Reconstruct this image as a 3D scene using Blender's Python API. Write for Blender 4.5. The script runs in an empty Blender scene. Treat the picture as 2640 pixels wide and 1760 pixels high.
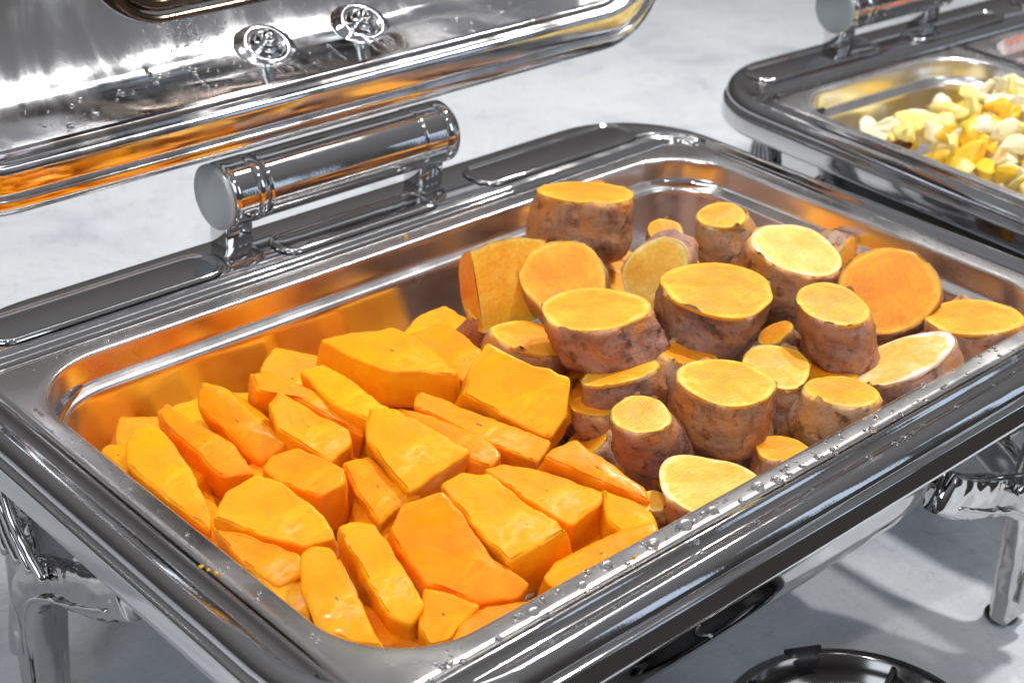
import bpy, bmesh, math, random
from mathutils import Vector, Matrix, noise
random.seed(7)
R = math.radians
S = bpy.context.scene
COL = S.collection

# ------------------------------------------------------------------ camera
cd = bpy.data.cameras.new('camera'); cam = bpy.data.objects.new('camera', cd); COL.objects.link(cam)
cam.matrix_world = Matrix.Translation((-.5617, -.5375, .4222)) @ Matrix.Rotation(-.7633, 4, 'Z') @ Matrix.Rotation(1.0697, 4, 'X') @ Matrix.Rotation(.0390, 4, 'Z')
cd.sensor_width = 36; cd.lens = 57.3; cd.clip_start = .02; cd.clip_end = 100
cd.dof.use_dof = True; cd.dof.focus_distance = .80; cd.dof.aperture_fstop = 13
S.camera = cam
# ------------------------------------------------------------------ world: dim room, darker below the horizon
w = bpy.data.worlds.new('World'); S.world = w; w.use_nodes = True
nt = w.node_tree; nt.nodes.clear()
def nd(nt, t, **k):
    n = nt.nodes.new(t)
    for a, b in k.items():
        if a in n.inputs: n.inputs[a].default_value = b
        else: setattr(n, a, b)
    return n
tc = nd(nt, 'ShaderNodeTexCoord'); sx = nd(nt, 'ShaderNodeSeparateXYZ'); nt.links.new(tc.outputs['Generated'], sx.inputs[0])
rp = nd(nt, 'ShaderNodeValToRGB'); nt.links.new(sx.outputs['Z'], rp.inputs[0])
e = rp.color_ramp.elements
e[0].position = 0.0; e[0].color = (.055, .052, .050, 1); e[1].position = 1; e[1].color = (.26, .27, .29, 1)
for p, c in ((.04, (.075, .072, .070, 1)), (.14, (.075, .072, .072, 1)), (.34, (.125, .120, .120, 1)), (.48, (.165, .160, .158, 1)), (.66, (.19, .19, .20, 1))):
    x = e.new(p); x.color = c
bg = nd(nt, 'ShaderNodeBackground', Strength=1.0); nt.links.new(rp.outputs[0], bg.inputs[0])
ow = nd(nt, 'ShaderNodeOutputWorld'); nt.links.new(bg.outputs[0], ow.inputs[0])
# ------------------------------------------------------------------ lamps: ceiling spotlights, a ceiling strip light and windows
def lamp(kind, loc, target, energy, color, size, **k):
    l = bpy.data.lights.new('ceiling_lamp' if kind != 'AREA' else 'window_and_strip_light', kind); l.energy = energy; l.color = color
    if kind == 'AREA': l.shape = 'RECTANGLE'; l.size, l.size_y = size
    else: l.shadow_soft_size = size
    if kind == 'SPOT': l.spot_size = R(70); l.spot_blend = .8
    o = bpy.data.objects.new(l.name, l); COL.objects.link(o); o.location = loc
    o.rotation_euler = (Vector(target) - Vector(loc)).to_track_quat('-Z', 'Y').to_euler()
    return o
lamp('SPOT', (1.10, -.05, 2.0), (.1, .1, 0), 132, (1, .97, .94), .05)
lamp('SPOT', (-.95, .35, 2.0), (-.05, .05, 0), 16, (1, .96, .91), .045)
lamp('SPOT', (-.15, -1.1, 2.0), (0, 0, 0), 7, (1, .96, .91), .045)
o_ = lamp('SPOT', (-1.0, -.95, 1.9), (.06, .045, 0), 40, (1, .97, .93), .05); o_.data.spot_size = R(19); o_.data.spot_blend = .45
lamp('SPOT', (1.7, .5, 2.0), (.8, .2, 0), 90, (1, .965, .92), .045)
lamp('AREA', (-2.6, -1.3, 1.3), (0, .1, 0), 22, (.80, .89, 1), (1.1, 1.3))
lamp('AREA', (.6, -2.8, 1.5), (0, .1, 0), 12, (.80, .89, 1), (.9, 1.3))
lamp('AREA', (.15, .45, 2.3), (.15, .3, 0), 13, (1, .98, .96), (3.4, .13))  # long ceiling strip light overhead, not a window
for wx, wy in ((1.35, -2.05), (1.72, -1.85), (2.05, -1.62), (2.5, -1.3)):
    lamp('AREA', (wx, wy, .42), (0, .28, .2), .55, (.62, .78, 1), (.17, 1.0))
S.view_settings.view_transform = 'Standard'; S.view_settings.look = 'None'; S.view_settings.exposure = 0; S.view_settings.gamma = 1
S.cycles.max_bounces = 10; S.cycles.glossy_bounces = 7

# ------------------------------------------------------------------ materials
def mat(name):
    m = bpy.data.materials.new(name); m.use_nodes = True
    return m, m.node_tree, m.node_tree.nodes['Principled BSDF']
def lk(nt, a, ao, b, bi): nt.links.new(a.outputs[ao], b.inputs[bi])
def nz(nt, scale, detail=4, rough=.55, dist=0, vec='Object', sc=None):
    t = nd(nt, 'ShaderNodeTexCoord'); n = nd(nt, 'ShaderNodeTexNoise', Scale=scale, Detail=detail, Roughness=rough, Distortion=dist)
    if sc:
        mp = nd(nt, 'ShaderNodeMapping'); mp.inputs['Scale'].default_value = sc; lk(nt, t, vec, mp, 0); lk(nt, mp, 0, n, 0)
    else: lk(nt, t, vec, n, 0)
    return n
def mapr(nt, src, so, a, b, c, d):
    m = nd(nt, 'ShaderNodeMapRange'); lk(nt, src, so, m, 0)
    for i, v in enumerate((a, b, c, d)): m.inputs[i + 1].default_value = v
    return m
def ramp(nt, src, so, stops):
    r = nd(nt, 'ShaderNodeValToRGB'); lk(nt, src, so, r, 0); el = r.color_ramp.elements
    el[0].position, el[0].color = stops[0][0], (*stops[0][1], 1); el[1].position, el[1].color = stops[-1][0], (*stops[-1][1], 1)
    for p, c in stops[1:-1]: x = el.new(p); x.color = (*c, 1)
    return r
def bump(nt, src, so, bs, strength, dist):
    b = nd(nt, 'ShaderNodeBump', Strength=strength, Distance=dist); lk(nt, src, so, b, 'Height'); lk(nt, b, 0, bs, 'Normal'); return b

def steel(name, col, r0, r1, bstr=.05, bscale=9, grain=None, smear=(1, 1, 1)):
    m, nt, bs = mat(name)
    bs.inputs['Metallic'].default_value = 1; bs.inputs['Base Color'].default_value = (*col, 1)
    n = nz(nt, 22, 5, .6); mr = mapr(nt, n, 0, .35, .7, r0, r1)
    sm = nz(nt, 9, 4, .6, 1.2, 'Object', smear); mr2 = mapr(nt, sm, 0, .45, .75, 0, (r1 - r0) * 1.1); am = nd(nt, 'ShaderNodeMath', operation='ADD'); lk(nt, mr, 0, am, 0); lk(nt, mr2, 0, am, 1); lk(nt, am, 0, bs, 'Roughness')
    fs = nz(nt, 700, 2, .5, 0, 'Object', (1, .03, 1)); fs2 = nz(nt, 700, 2, .5, 0, 'Object', (.03, 1, 1)); fa = nd(nt, 'ShaderNodeMath', operation='ADD'); lk(nt, fs, 0, fa, 0); lk(nt, fs2, 0, fa, 1)
    b1 = nz(nt, bscale, 2, .5)
    b = nd(nt, 'ShaderNodeBump', Strength=bstr, Distance=.02); lk(nt, b1, 0, b, 'Height')
    if grain:
        g = nz(nt, 60, 6, .7, 0, 'Object', grain); g2 = nd(nt, 'ShaderNodeBump', Strength=.12, Distance=.0004)
        lk(nt, g, 0, g2, 'Height'); lk(nt, b, 0, g2, 'Normal'); lk(nt, g2, 0, bs, 'Normal')
    else:
        b0 = nd(nt, 'ShaderNodeBump', Strength=.05, Distance=.0003); lk(nt, fa, 0, b0, 'Height'); lk(nt, b, 0, b0, 'Normal'); lk(nt, b0, 0, bs, 'Normal')
    return m
CHROME = steel('polished_steel', (.64, .635, .635), .03, .085, .035, 14)
LIDM = steel('lid_steel', (.80, .80, .81), .05, .17, .06, 14, None, (3.0, 1, .5))
PANM = steel('pan_steel', (.84, .825, .81), .17, .26, .02, 10)
CAST = steel('cast_chrome', (.58, .575, .57), .03, .08, .38, 24)
def plain(name, col, rough=.5, metal=0, **k):
    m, nt, bs = mat(name); bs.inputs['Base Color'].default_value = (*col, 1); bs.inputs['Roughness'].default_value = rough; bs.inputs['Metallic'].default_value = metal
    for a, b in k.items(): bs.inputs[a].default_value = b
    return m
CAPM = plain('satin_grey_cap', (.42, .46, .48), .38, .25)
SEAL = plain('seam_black', (.012, .012, .012), .5)
def make_rubber():
    m, nt, bs = mat('window_seal'); n = nz(nt, 30); r = ramp(nt, n, 0, [(.3, (.05, .035, .025)), (.7, (.12, .08, .05))]); lk(nt, r, 0, bs, 'Base Color')
    bs.inputs['Roughness'].default_value = .16; bs.inputs['Metallic'].default_value = .75; return m
SEALM = make_rubber()
GLASS = plain('smoked_lid_glass', (.01, .012, .012), .05); GLASS.node_tree.nodes['Principled BSDF'].inputs['Specular IOR Level'].default_value = .6
WATER = plain('clear_water', (1, 1, 1), .0); WATER.node_tree.nodes['Principled BSDF'].inputs['Transmission Weight'].default_value = 1; WATER.node_tree.nodes['Principled BSDF'].inputs['IOR'].default_value = 1.33
BLACKW = plain('black_enamel', (.02, .02, .021), .35)
DARKPAN = plain('dark_brushed_pan', (.030, .029, .028), .30, .3)
DARKST = plain('dark_steel', (.16, .155, .15), .16, 1)  # burner holder steel, one even dark tone
def make_cloth():
    m, nt, bs = mat('white_table_top')
    n = nz(nt, 7, 6, .62, .6); n2 = nz(nt, 260, 3, .6)
    r = ramp(nt, n, 0, [(.30, (.50, .54, .60)), (.44, (.70, .74, .79)), (.60, (.78, .81, .845))])
    mx = nd(nt, 'ShaderNodeMix', data_type='RGBA', blend_type='MULTIPLY'); mx.inputs[0].default_value = .22
    lk(nt, r, 0, mx, 6); lk(nt, n2, 0, mx, 7); lk(nt, mx, 2, bs, 'Base Color')
    sm = nz(nt, 55, 3, .7, 1.2); r2 = ramp(nt, sm, 0, [(.28, (.62, .62, .63)), (.44, (1, 1, 1))])
    m2 = nd(nt, 'ShaderNodeMix', data_type='RGBA', blend_type='MULTIPLY'); m2.inputs[0].default_value = .5
    lk(nt, mx, 2, m2, 6); lk(nt, r2, 0, m2, 7); lk(nt, m2, 2, bs, 'Base Color')
    bs.inputs['Roughness'].default_value = .62
    bump(nt, n2, 0, bs, .35, .0006)
    return m
CLOTH = make_cloth()

def make_pumpkin():
    m, nt, bs = mat('cooked_pumpkin_flesh')
    oi = nd(nt, 'ShaderNodeObjectInfo')
    n = nz(nt, 38, 4, .6, .3); fib = nz(nt, 60, 4, .6, 1.2, 'Object', (1, 2.2, 1))
    base = ramp(nt, n, 0, [(.28, (.90, .265, .002)), (.5, (.94, .345, .003)), (.74, (.96, .41, .005))])
    yel = ramp(nt, fib, 0, [(.35, (.93, .32, .004)), (.60, (.96, .43, .008)), (.78, (.98, .56, .035))])
    msk = nz(nt, 26, 2, .5); mm = mapr(nt, msk, 0, .50, .66, 0, .85)
    mx = nd(nt, 'ShaderNodeMix', data_type='RGBA'); lk(nt, mm, 0, mx, 0); lk(nt, base, 0, mx, 6); lk(nt, yel, 0, mx, 7)
    tn = nd(nt, 'ShaderNodeMix', data_type='RGBA', blend_type='MULTIPLY'); tn.inputs[0].default_value = 1
    lk(nt, mx, 2, tn, 6); lk(nt, oi, 'Color', tn, 7); lk(nt, tn, 2, bs, 'Base Color')
    rn = nz(nt, 45, 3, .6); rr = mapr(nt, rn, 0, .38, .66, .55, .22); lk(nt, rr, 0, bs, 'Roughness')
    bs.inputs['Specular IOR Level'].default_value = .20
    bs.inputs['Subsurface Weight'].default_value = .22; bs.inputs['Subsurface Radius'].default_value = (1, .5, .04); bs.inputs['Subsurface Scale'].default_value = .007
    fb = nz(nt, 150, 4, .65, .6, 'Object', (1, 3, 1)); ad = nd(nt, 'ShaderNodeMath', operation='MULTIPLY_ADD'); ad.inputs[1].default_value = .6
    lk(nt, fib, 0, ad, 0); lk(nt, fb, 0, ad, 2); hb = nd(nt, 'ShaderNodeMath', operation='MULTIPLY_ADD'); lk(nt, ad, 0, hb, 0); st = mapr(nt, mm, 0, 0, .9, .22, 1); lk(nt, st, 0, hb, 1); pit = nz(nt, 70, 3, .5); lk(nt, pit, 0, hb, 2)
    bump(nt, hb, 0, bs, .26, .0015)
    wet = nz(nt, 24, 2, .5); wm = mapr(nt, wet, 0, .58, .70, 0, .45); lk(nt, wm, 0, bs, 'Coat Weight'); bs.inputs['Coat Roughness'].default_value = .10
    return m
PUMP = make_pumpkin()
RIND = plain('pumpkin_rind', (.30, .10, .012), .3)
def make_flesh():
    m, nt, bs = mat('sweet_potato_flesh')
    at = nd(nt, 'ShaderNodeAttribute', attribute_name='rad'); oi = nd(nt, 'ShaderNodeObjectInfo')
    n = nz(nt, 60, 5, .65, .4); sp = nz(nt, 420, 2, .6)
    ad = nd(nt, 'ShaderNodeMath', operation='MULTIPLY_ADD'); ad.inputs[1].default_value = .16; lk(nt, n, 0, ad, 0); lk(nt, at, 'Fac', ad, 2)
    sb = nd(nt, 'ShaderNodeMath', operation='SUBTRACT'); sb.inputs[1].default_value = .08; lk(nt, ad, 0, sb, 0)
    r = ramp(nt, sb, 0, [(0, (1, .90, .85)), (.55, (1, .92, .9)), (.84, (1, 1, .95)), (.915, (1, 1.25, 3.0)), (.955, (1, 1.4, 5.0)), (.99, (.92, .95, 2.6))])
    tn = nd(nt, 'ShaderNodeMix', data_type='RGBA', blend_type='MULTIPLY'); tn.inputs[0].default_value = 1
    lk(nt, r, 0, tn, 6); lk(nt, oi, 'Color', tn, 7)
    r2 = ramp(nt, sp, 0, [(.3, (.90, .87, .75)), (.6, (1, 1, 1))]); r3 = ramp(nt, n, 0, [(.34, (.93, .78, .45)), (.5, (.98, .93, .8)), (.66, (1.02, 1.12, 1.7))])
    m2 = nd(nt, 'ShaderNodeMix', data_type='RGBA', blend_type='MULTIPLY'); m2.inputs[0].default_value = 1; lk(nt, tn, 2, m2, 6); lk(nt, r2, 0, m2, 7)
    m3 = nd(nt, 'ShaderNodeMix', data_type='RGBA', blend_type='MULTIPLY'); m3.inputs[0].default_value = 1; lk(nt, m2, 2, m3, 6); lk(nt, r3, 0, m3, 7)
    pv = nz(nt, 24, 3, .6, .8); r4 = ramp(nt, pv, 0, [(.36, (.97, .84, .62)), (.5, (1, 1, 1)), (.66, (1, 1.12, 1.9))])
    m4 = nd(nt, 'ShaderNodeMix', data_type='RGBA', blend_type='MULTIPLY'); m4.inputs[0].default_value = .85; lk(nt, m3, 2, m4, 6); lk(nt, r4, 0, m4, 7)
    lk(nt, m4, 2, bs, 'Base Color')
    kn = nz(nt, 60, 4, .6, .3, 'Object', (1, 9, 1)); kb = nd(nt, 'ShaderNodeMath', operation='MULTIPLY_ADD'); kb.inputs[1].default_value = .5; lk(nt, sp, 0, kb, 0); lk(nt, kn, 0, kb, 2)
    bs.inputs['Roughness'].default_value = .48
    bs.inputs['Subsurface Weight'].default_value = .2; bs.inputs['Subsurface Radius'].default_value = (1, .5, .15); bs.inputs['Subsurface Scale'].default_value = .004
    bump(nt, kb, 0, bs, .45, .0009)
    return m
FLESH = make_flesh()
def make_skin():
    m, nt, bs = mat('sweet_potato_skin')
    oi = nd(nt, 'ShaderNodeObjectInfo')
    n = nz(nt, 42, 6, .68, .5); n2 = nz(nt, 95, 4, .6, .8)
    r = ramp(nt, n, 0, [(.26, (.085, .038, .026)), (.40, (.25, .135, .105)), (.52, (.40, .245, .19)), (.64, (.43, .255, .15)), (.76, (.60, .44, .30))])
    pt = nz(nt, 28, 3, .55, .5); mp = mapr(nt, pt, 0, .50, .64, 0, .8)
    mx = nd(nt, 'ShaderNodeMix', data_type='RGBA'); lk(nt, mp, 0, mx, 0); lk(nt, r, 0, mx, 6); mx.inputs[7].default_value = (.56, .225, .045, 1)
    at = nd(nt, 'ShaderNodeAttribute', attribute_name='rad'); edge = mapr(nt, at, 'Fac', .62, 1.0, 0, .8)
    en = nd(nt, 'ShaderNodeMath', operation='MULTIPLY'); lk(nt, edge, 0, en, 0); em = mapr(nt, n2, 0, .35, .6, .15, 1); lk(nt, em, 0, en, 1)
    me = nd(nt, 'ShaderNodeMix', data_type='RGBA'); lk(nt, en, 0, me, 0); lk(nt, mx, 2, me, 6); me.inputs[7].default_value = (.70, .36, .09, 1)
    dk = nd(nt, 'ShaderNodeTexNoise', Scale=130, Detail=3, Roughness=.6); t = nd(nt, 'ShaderNodeTexCoord'); lk(nt, t, 'Object', dk, 0)
    dr = ramp(nt, dk, 0, [(.30, (.22, .17, .15)), (.44, (1, 1, 1))])
    m2 = nd(nt, 'ShaderNodeMix', data_type='RGBA', blend_type='MULTIPLY'); m2.inputs[0].default_value = .8; lk(nt, me, 2, m2, 6); lk(nt, dr, 0, m2, 7)
    tn = nd(nt, 'ShaderNodeMix', data_type='RGBA', blend_type='MULTIPLY'); tn.inputs[0].default_value = 1; lk(nt, m2, 2, tn, 6); lk(nt, oi, 'Color', tn, 7)
    lk(nt, tn, 2, bs, 'Base Color'); bs.inputs['Roughness'].default_value = .58; bs.inputs['Specular IOR Level'].default_value = .28
    ad = nd(nt, 'ShaderNodeMath', operation='ADD'); lk(nt, n, 0, ad, 0); lk(nt, n2, 0, ad, 1); wr_ = nz(nt, 60, 4, .6, .4, 'Object', (1, 1, 1.8)); aw = nd(nt, 'ShaderNodeMath', operation='ADD'); lk(nt, ad, 0, aw, 0); lk(nt, wr_, 0, aw, 1); bump(nt, aw, 0, bs, .55, .0026)
    return m
SKIN = make_skin()
def make_cauli():
    m, nt, bs = mat('boiled_vegetable'); oi = nd(nt, 'ShaderNodeObjectInfo'); n = nz(nt, 70, 5, .6)
    r = ramp(nt, n, 0, [(.3, (.86, .74, .48)), (.55, (1, .95, .85)), (.75, (1, 1, .98))])
    tn = nd(nt, 'ShaderNodeMix', data_type='RGBA', blend_type='MULTIPLY'); tn.inputs[0].default_value = 1; lk(nt, r, 0, tn, 6); lk(nt, oi, 'Color', tn, 7)
    lk(nt, tn, 2, bs, 'Base Color'); bs.inputs['Roughness'].default_value = .4; bump(nt, n, 0, bs, .4, .002); return m
CAULI = make_cauli()

# ------------------------------------------------------------------ helpers
def link(name, me, m=None, parent=None, smooth=True):
    o = bpy.data.objects.new(name, me); COL.objects.link(o)
    if m and not me.materials: me.materials.append(m)
    if smooth: me.polygons.foreach_set('use_smooth', [True] * len(me.polygons))
    if parent: o.parent = parent
    return o
def mesh(name, V, F, fix=True):
    me = bpy.data.meshes.new(name); me.from_pydata([tuple(v) for v in V], [], F); me.validate()
    if fix:
        bm = bmesh.new(); bm.from_mesh(me); bmesh.ops.recalc_face_normals(bm, faces=bm.faces); bm.to_mesh(me); bm.free()
    me.update(); return me
def thing(name, label, cat, loc=(0, 0, 0), group=None):
    o = bpy.data.objects.new(name, None); COL.objects.link(o); o.location = loc; o.empty_display_size = .02
    o['label'] = label; o['category'] = cat
    if group: o['group'] = group
    return o
def tag(o, label=None, cat=None, group=None, kind=None):
    for k, v in (('label', label), ('category', cat), ('group', group), ('kind', kind)):
        if v: o[k] = v
    return o
def rr(x0, x1, y0, y1, r, nc=12, ns=6):
    """rounded rectangle, fixed point count, counter-clockwise"""
    r = max(.001, min(r, (x1 - x0) / 2 - .001, (y1 - y0) / 2 - .001)); P = []
    cs = [(x1 - r, y0 + r, -90), (x1 - r, y1 - r, 0), (x0 + r, y1 - r, 90), (x0 + r, y0 + r, 180)]
    for i, (cx, cy, a0) in enumerate(cs):
        for k in range(nc + 1):
            a = R(a0 + 90 * k / nc); P.append((cx + r * math.cos(a), cy + r * math.sin(a)))
        nx, ny, na = cs[(i + 1) % 4]; a = R(na); q = (nx + r * math.cos(a), ny + r * math.sin(a)); p = P[-1]
        for k in range(1, ns): P.append((p[0] + (q[0] - p[0]) * k / ns, p[1] + (q[1] - p[1]) * k / ns))
    return P
def catmull(pts, n=5):
    out = []
    for i in range(len(pts) - 1):
        p0, p1, p2, p3 = pts[max(0, i - 1)], pts[i], pts[i + 1], pts[min(len(pts) - 1, i + 2)]
        for k in range(n):
            t = k / n; out.append(tuple(.5 * ((2 * b) + (c - a) * t + (2 * a - 5 * b + 4 * c - d) * t * t + (-a + 3 * b - 3 * c + d) * t ** 3) for a, b, c, d in zip(p0, p1, p2, p3)))
    out.append(pts[-1]); return out
def rings(loops, cap0=False, cap1=False, closed=True):
    V, F = [], []; n = len(loops[0])
    for L in loops: V += L
    for j in range(len(loops) - 1):
        for i in range(n if closed else n - 1):
            a, b = j * n + i, j * n + (i + 1) % n; F.append((a, b, b + n, a + n))
    if cap0: F.append(tuple(range(n)))
    if cap1: F.append(tuple(range((len(loops) - 1) * n, len(loops) * n)))
    return V, F
def tube(path, rad, seg=10, cap=True, flat=1.0):
    loops = []; path = [Vector(p) for p in path]; prev = None
    for i, p in enumerate(path):
        d = (path[min(i + 1, len(path) - 1)] - path[max(i - 1, 0)]).normalized()
        if prev is None: a = d.orthogonal().normalized()
        else: a = (prev - d * prev.dot(d)).normalized()
        prev = a; b = d.cross(a); r = rad[i] if isinstance(rad, (list, tuple)) else rad
        loops.append([p + (a * math.cos(2 * math.pi * k / seg) + b * flat * math.sin(2 * math.pi * k / seg)) * r for k in range(seg)])
    return rings(loops, cap, cap)
def lathe(prof, seg=48, axis='Z'):
    loops = []
    for r, z in prof:
        r = max(r, 1e-5)
        loops.append([(r * math.cos(2 * math.pi * k / seg), r * math.sin(2 * math.pi * k / seg), z) for k in range(seg)])
    V, F = rings(loops, True, True)
    if axis == 'X': V = [(z, x, y) for x, y, z in V]
    return V, F
def box(x0, x1, y0, y1, z0, z1, bev=.001):
    bm = bmesh.new(); bmesh.ops.create_cube(bm, size=1)
    for v in bm.verts: v.co = Vector(((x0 + x1) / 2 + v.co.x * (x1 - x0), (y0 + y1) / 2 + v.co.y * (y1 - y0), (z0 + z1) / 2 + v.co.z * (z1 - z0)))
    if bev: bmesh.ops.bevel(bm, geom=bm.edges[:], offset=bev, segments=2, affect='EDGES', profile=.5)
    me = bpy.data.meshes.new('box'); bm.to_mesh(me); bm.free(); return me
def join(*vf):
    V, F = [], []
    for v, f in vf:
        o = len(V); V += list(v); F += [tuple(i + o for i in q) for q in f]
    return V, F
TABLE_Z = -.22

# ------------------------------------------------------------------ setting: the white table surface
def build_table():
    V, F = [], []; nx, ny = 60, 60
    for j in range(ny + 1):
        for i in range(nx + 1):
            x = -2.4 + 6.4 * i / nx; y = -.335 + 3.8 * j / ny
            V.append((x, y, TABLE_Z + .0012 * noise.noise(Vector((x * 3, y * 3, 0)))))
    for j in range(ny):
        for i in range(nx):
            a = j * (nx + 1) + i; F.append((a, a + 1, a + nx + 2, a + nx + 1))
    b = len(V); V += [(-2.4, -.335, TABLE_Z - .03), (4.0, -.335, TABLE_Z - .03), (4.0, 3.45, TABLE_Z - .03), (-2.4, 3.45, TABLE_Z - .03)]
    F.append((b, b + 3, b + 2, b + 1)); F.append((0, nx, b + 1, b))
    o = link('table_top', mesh('table_top', V, F), CLOTH); tag(o, 'white table top with faint grey smudges under the chafing dishes', None, None, 'structure')
build_table()

# ------------------------------------------------------------------ chafing dish
IN = (-.2530, .2525, -.150, .150, .048)          # food pan opening
OUT = (-.288, .288, -.187, .230, .080)           # outer edge of the frame
def ring_in(d, z): return [(x, y, z) for x, y in rr(IN[0] - d, IN[1] + d, IN[2] - d, IN[3] + d, .004 + d)]
def ring_out(d, z): return [(x, y, z) for x, y in rr(OUT[0] - d, OUT[1] + d, OUT[2] - d, OUT[3] + d, OUT[4] + d)]
def build_frame(root):
    pin = catmull([(.0135, -.006), (.0138, -.0015), (.0162, .0012), (.0190, -.0018), (.0215, -.0032), (.0245, -.0005)], 5)
    pout = catmull([(-.0095, .0012), (-.006, .0006), (-.0028, -.0022), (-.0010, -.0062), (-.0018, -.0088)], 5)
    pend = [(-.0030, -.0094), (-.0030, -.0104), (-.0004, -.0108), (.0006, -.0112)] + catmull([(.0010, -.0125), (.0016, -.018), (.0018, -.0235), (.0008, -.0252), (-.0014, -.0250), (-.003, -.023)], 4) + [(-.0045, -.012), (-.012, -.006)]
    loops = [ring_in(d, z) for d, z in pin] + [ring_out(d, z) for d, z in pout + pend]
    V, F = rings(loops); return link('frame', mesh('frame', V, F), CHROME, root)
def build_water_pan(root, m=None):
    P = catmull([(-.001, -.020, .080), (-.002, -.040, .082), (-.004, -.056, .090), (-.007, -.068, .108), (-.010, -.078, .124), (-.012, -.092, .130), (-.017, -.102, .126), (-.030, -.105, .115)], 5)
    b = (-.259, .259, -.157, .157)
    loops = [[(x, y, z) for x, y in rr(b[0] - d, b[1] + d, b[2] - d, b[3] + d, r)] for d, z, r in [(.014, -.012, .09), (.0, -.0135, .080), (-.001, -.016, .080)] + P]
    V, F = rings(loops, False, True); link('water_pan', mesh('water_pan', V, F), m or CHROME, root)
def emboss(root, x0, x1, y0, y1):
    # pressed channel: raised bead round a slightly lifted plateau
    r = (y1 - y0) / 2 * .8
    loops = []
    for d, z in ((0, .0002), (-.0008, .0016), (-.0018, .0022), (-.0030, .0014), (-.0042, .0003), (-.0062, .0006), (-.0068, .0007)):
        loops.append([(x, y, z + .0009) for x, y in rr(x0 - d, x1 + d, y0 - d, y1 + d, max(r + d, .001), 8, 5)])
    V, F = rings(loops, False, True); link('embossed_panel', mesh('embossed_panel', V, F), CHROME, root)
def build_leg(root, sx, sy):
    cx = .254 if sx > 0 else -.262; cy = -.166 if sy < 0 else .168
    # chevron cross-section: corner outwards, one wing along x, one along y, changing length with height
    levels = [(-.024, .016, .008), (-.045, .018, .008), (-.065, .022, .009), (-.085, .028, .009), (-.100, .034, .010), (-.112, .038, .010), (-.124, .036, .011), (-.140, .031, .0115),
              (-.165, .0275, .012), (-.195, .0255, .012), (-.212, .0245, .012), (-.2175, .024, .012)]
    loops = []
    for z, L, t in levels:
        k = (-.107 - z) / .11; out = .004 * math.sin(max(0, min(1, k)) * math.pi) if z < -.107 else .006 * max(0, 1 - (z + .107) / -.05 * -1)
        pts = [(out, out)]
        def wing(axis):
            q = []
            for f in (.18, .5, .85, 1): q.append((L * f, 0))
            q.append((L, t)); q.append((L * .85, t * 1.05)); q.append((L * .5 + t * .5, t * 1.1)); q.append((t * 1.5, t * 1.2)); return q
        a = wing(0); loop = [(0 - .002, 0 - .002)] + a + [(t * 1.35, t * 1.35)] + [(y, x if x < t * 1.3 else t * 1.3 + (x - t * 1.3) * .45) for x, y in reversed(a)]
        loops.append([(cx - sx * x, cy - sy * y, z) for x, y in loop])
    V, F = rings(loops, True, True)
    me = mesh('leg', V, F); o = link('leg', me, CAST, root)
    s = o.modifiers.new('s', 'SUBSURF'); s.levels = 2; s.render_levels = 2
    # cast ribs that fan from the corner up to the rim
    parts = []
    for k in range(9):
        f = k / 8 - .5; a = Vector((cx - sx * (.020 * max(0, f) - .002), cy - sy * (.020 * max(0, -f) - .002), -.030))
        b = Vector((cx - sx * (.11 * max(0, f) - .003), cy - sy * (.11 * max(0, -f) - .003), -.107 + .010 * abs(f)))
        m_ = (a + b) / 2 + Vector((sx * .003, sy * .003, -.006)); path = catmull([tuple(a), tuple(m_), tuple(b)], 6)
        parts.append(tube(path, [.0018 + .0016 * i / len(path) for i in range(len(path))], 8))
    # two arms that leave the post and rise to the frame, each a flattened bar with a flat cut end
    for ax in (0, 1):
        path = catmull([(.004, -.178), (.008, -.152), (.017, -.128), (.036, -.112), (.066, -.099), (.098, -.086), (.126, -.070)], 7)
        w_ = Vector((-sx, 0, 0)) if ax == 0 else Vector((0, -sy, 0)); n_ = Vector((0, sy, 0)) if ax == 0 else Vector((sx, 0, 0)); lo_ = []
        for q in range(len(path)):
            f = q / (len(path) - 1); d = Vector(path[min(q + 1, len(path) - 1)]) - Vector(path[max(q - 1, 0)]); d.normalize(); pz = Vector((-d.y, d.x))
            hh = .0125 + .0015 * math.sin(f * 3.1); tt = .0060 + .0012 * math.sin(f * 9)
            L_ = []
            for m in range(16):
                t_ = 2 * math.pi * m / 16; u_ = math.copysign(abs(math.cos(t_)) ** .55, math.cos(t_)) * hh; v_ = math.copysign(abs(math.sin(t_)) ** .6, math.sin(t_)) * tt
                g_ = Vector(path[q]) + pz * u_; L_.append(Vector((cx, cy, 0)) + w_ * (g_.x + .002) + Vector((0, 0, g_.y)) + n_ * (v_ - .005))
            lo_.append(L_)
        V, F = rings(lo_, True, True); link('leg_arm', mesh('leg_arm', V, F), CAST, o)
        c = [Vector((cx, cy, 0)) + w_ * (a_ + .002) + Vector((0, 0, b_)) + n_ * .0015 for a_, b_ in ((.012, -.200), (.013, -.160), (.020, -.136), (.040, -.119), (.075, -.103), (.112, -.084))]
        parts.append(tube(catmull([tuple(q) for q in c], 6), .0014, 8))
    c = Vector((cx + sx * .002, cy + sy * .002, 0))
    parts.append(tube(catmull([tuple(c + Vector((0, 0, -.106))), tuple(c + Vector((sx * .003, sy * .003, -.096))), tuple(c + Vector((0, 0, -.082)))], 6), [.0025 + .004 * math.sin(math.pi * i / 12) for i in range(13)], 10))
    V, F = join(*parts); link('cast_ornament', mesh('cast_ornament', V, F), CAST, o)
    V, F = lathe([(.0001, TABLE_Z + .0012), (.0098, TABLE_Z + .0012), (.0106, TABLE_Z + .0022), (.0100, TABLE_Z + .0040), (.0001, TABLE_Z + .0042)], 28)
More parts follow.
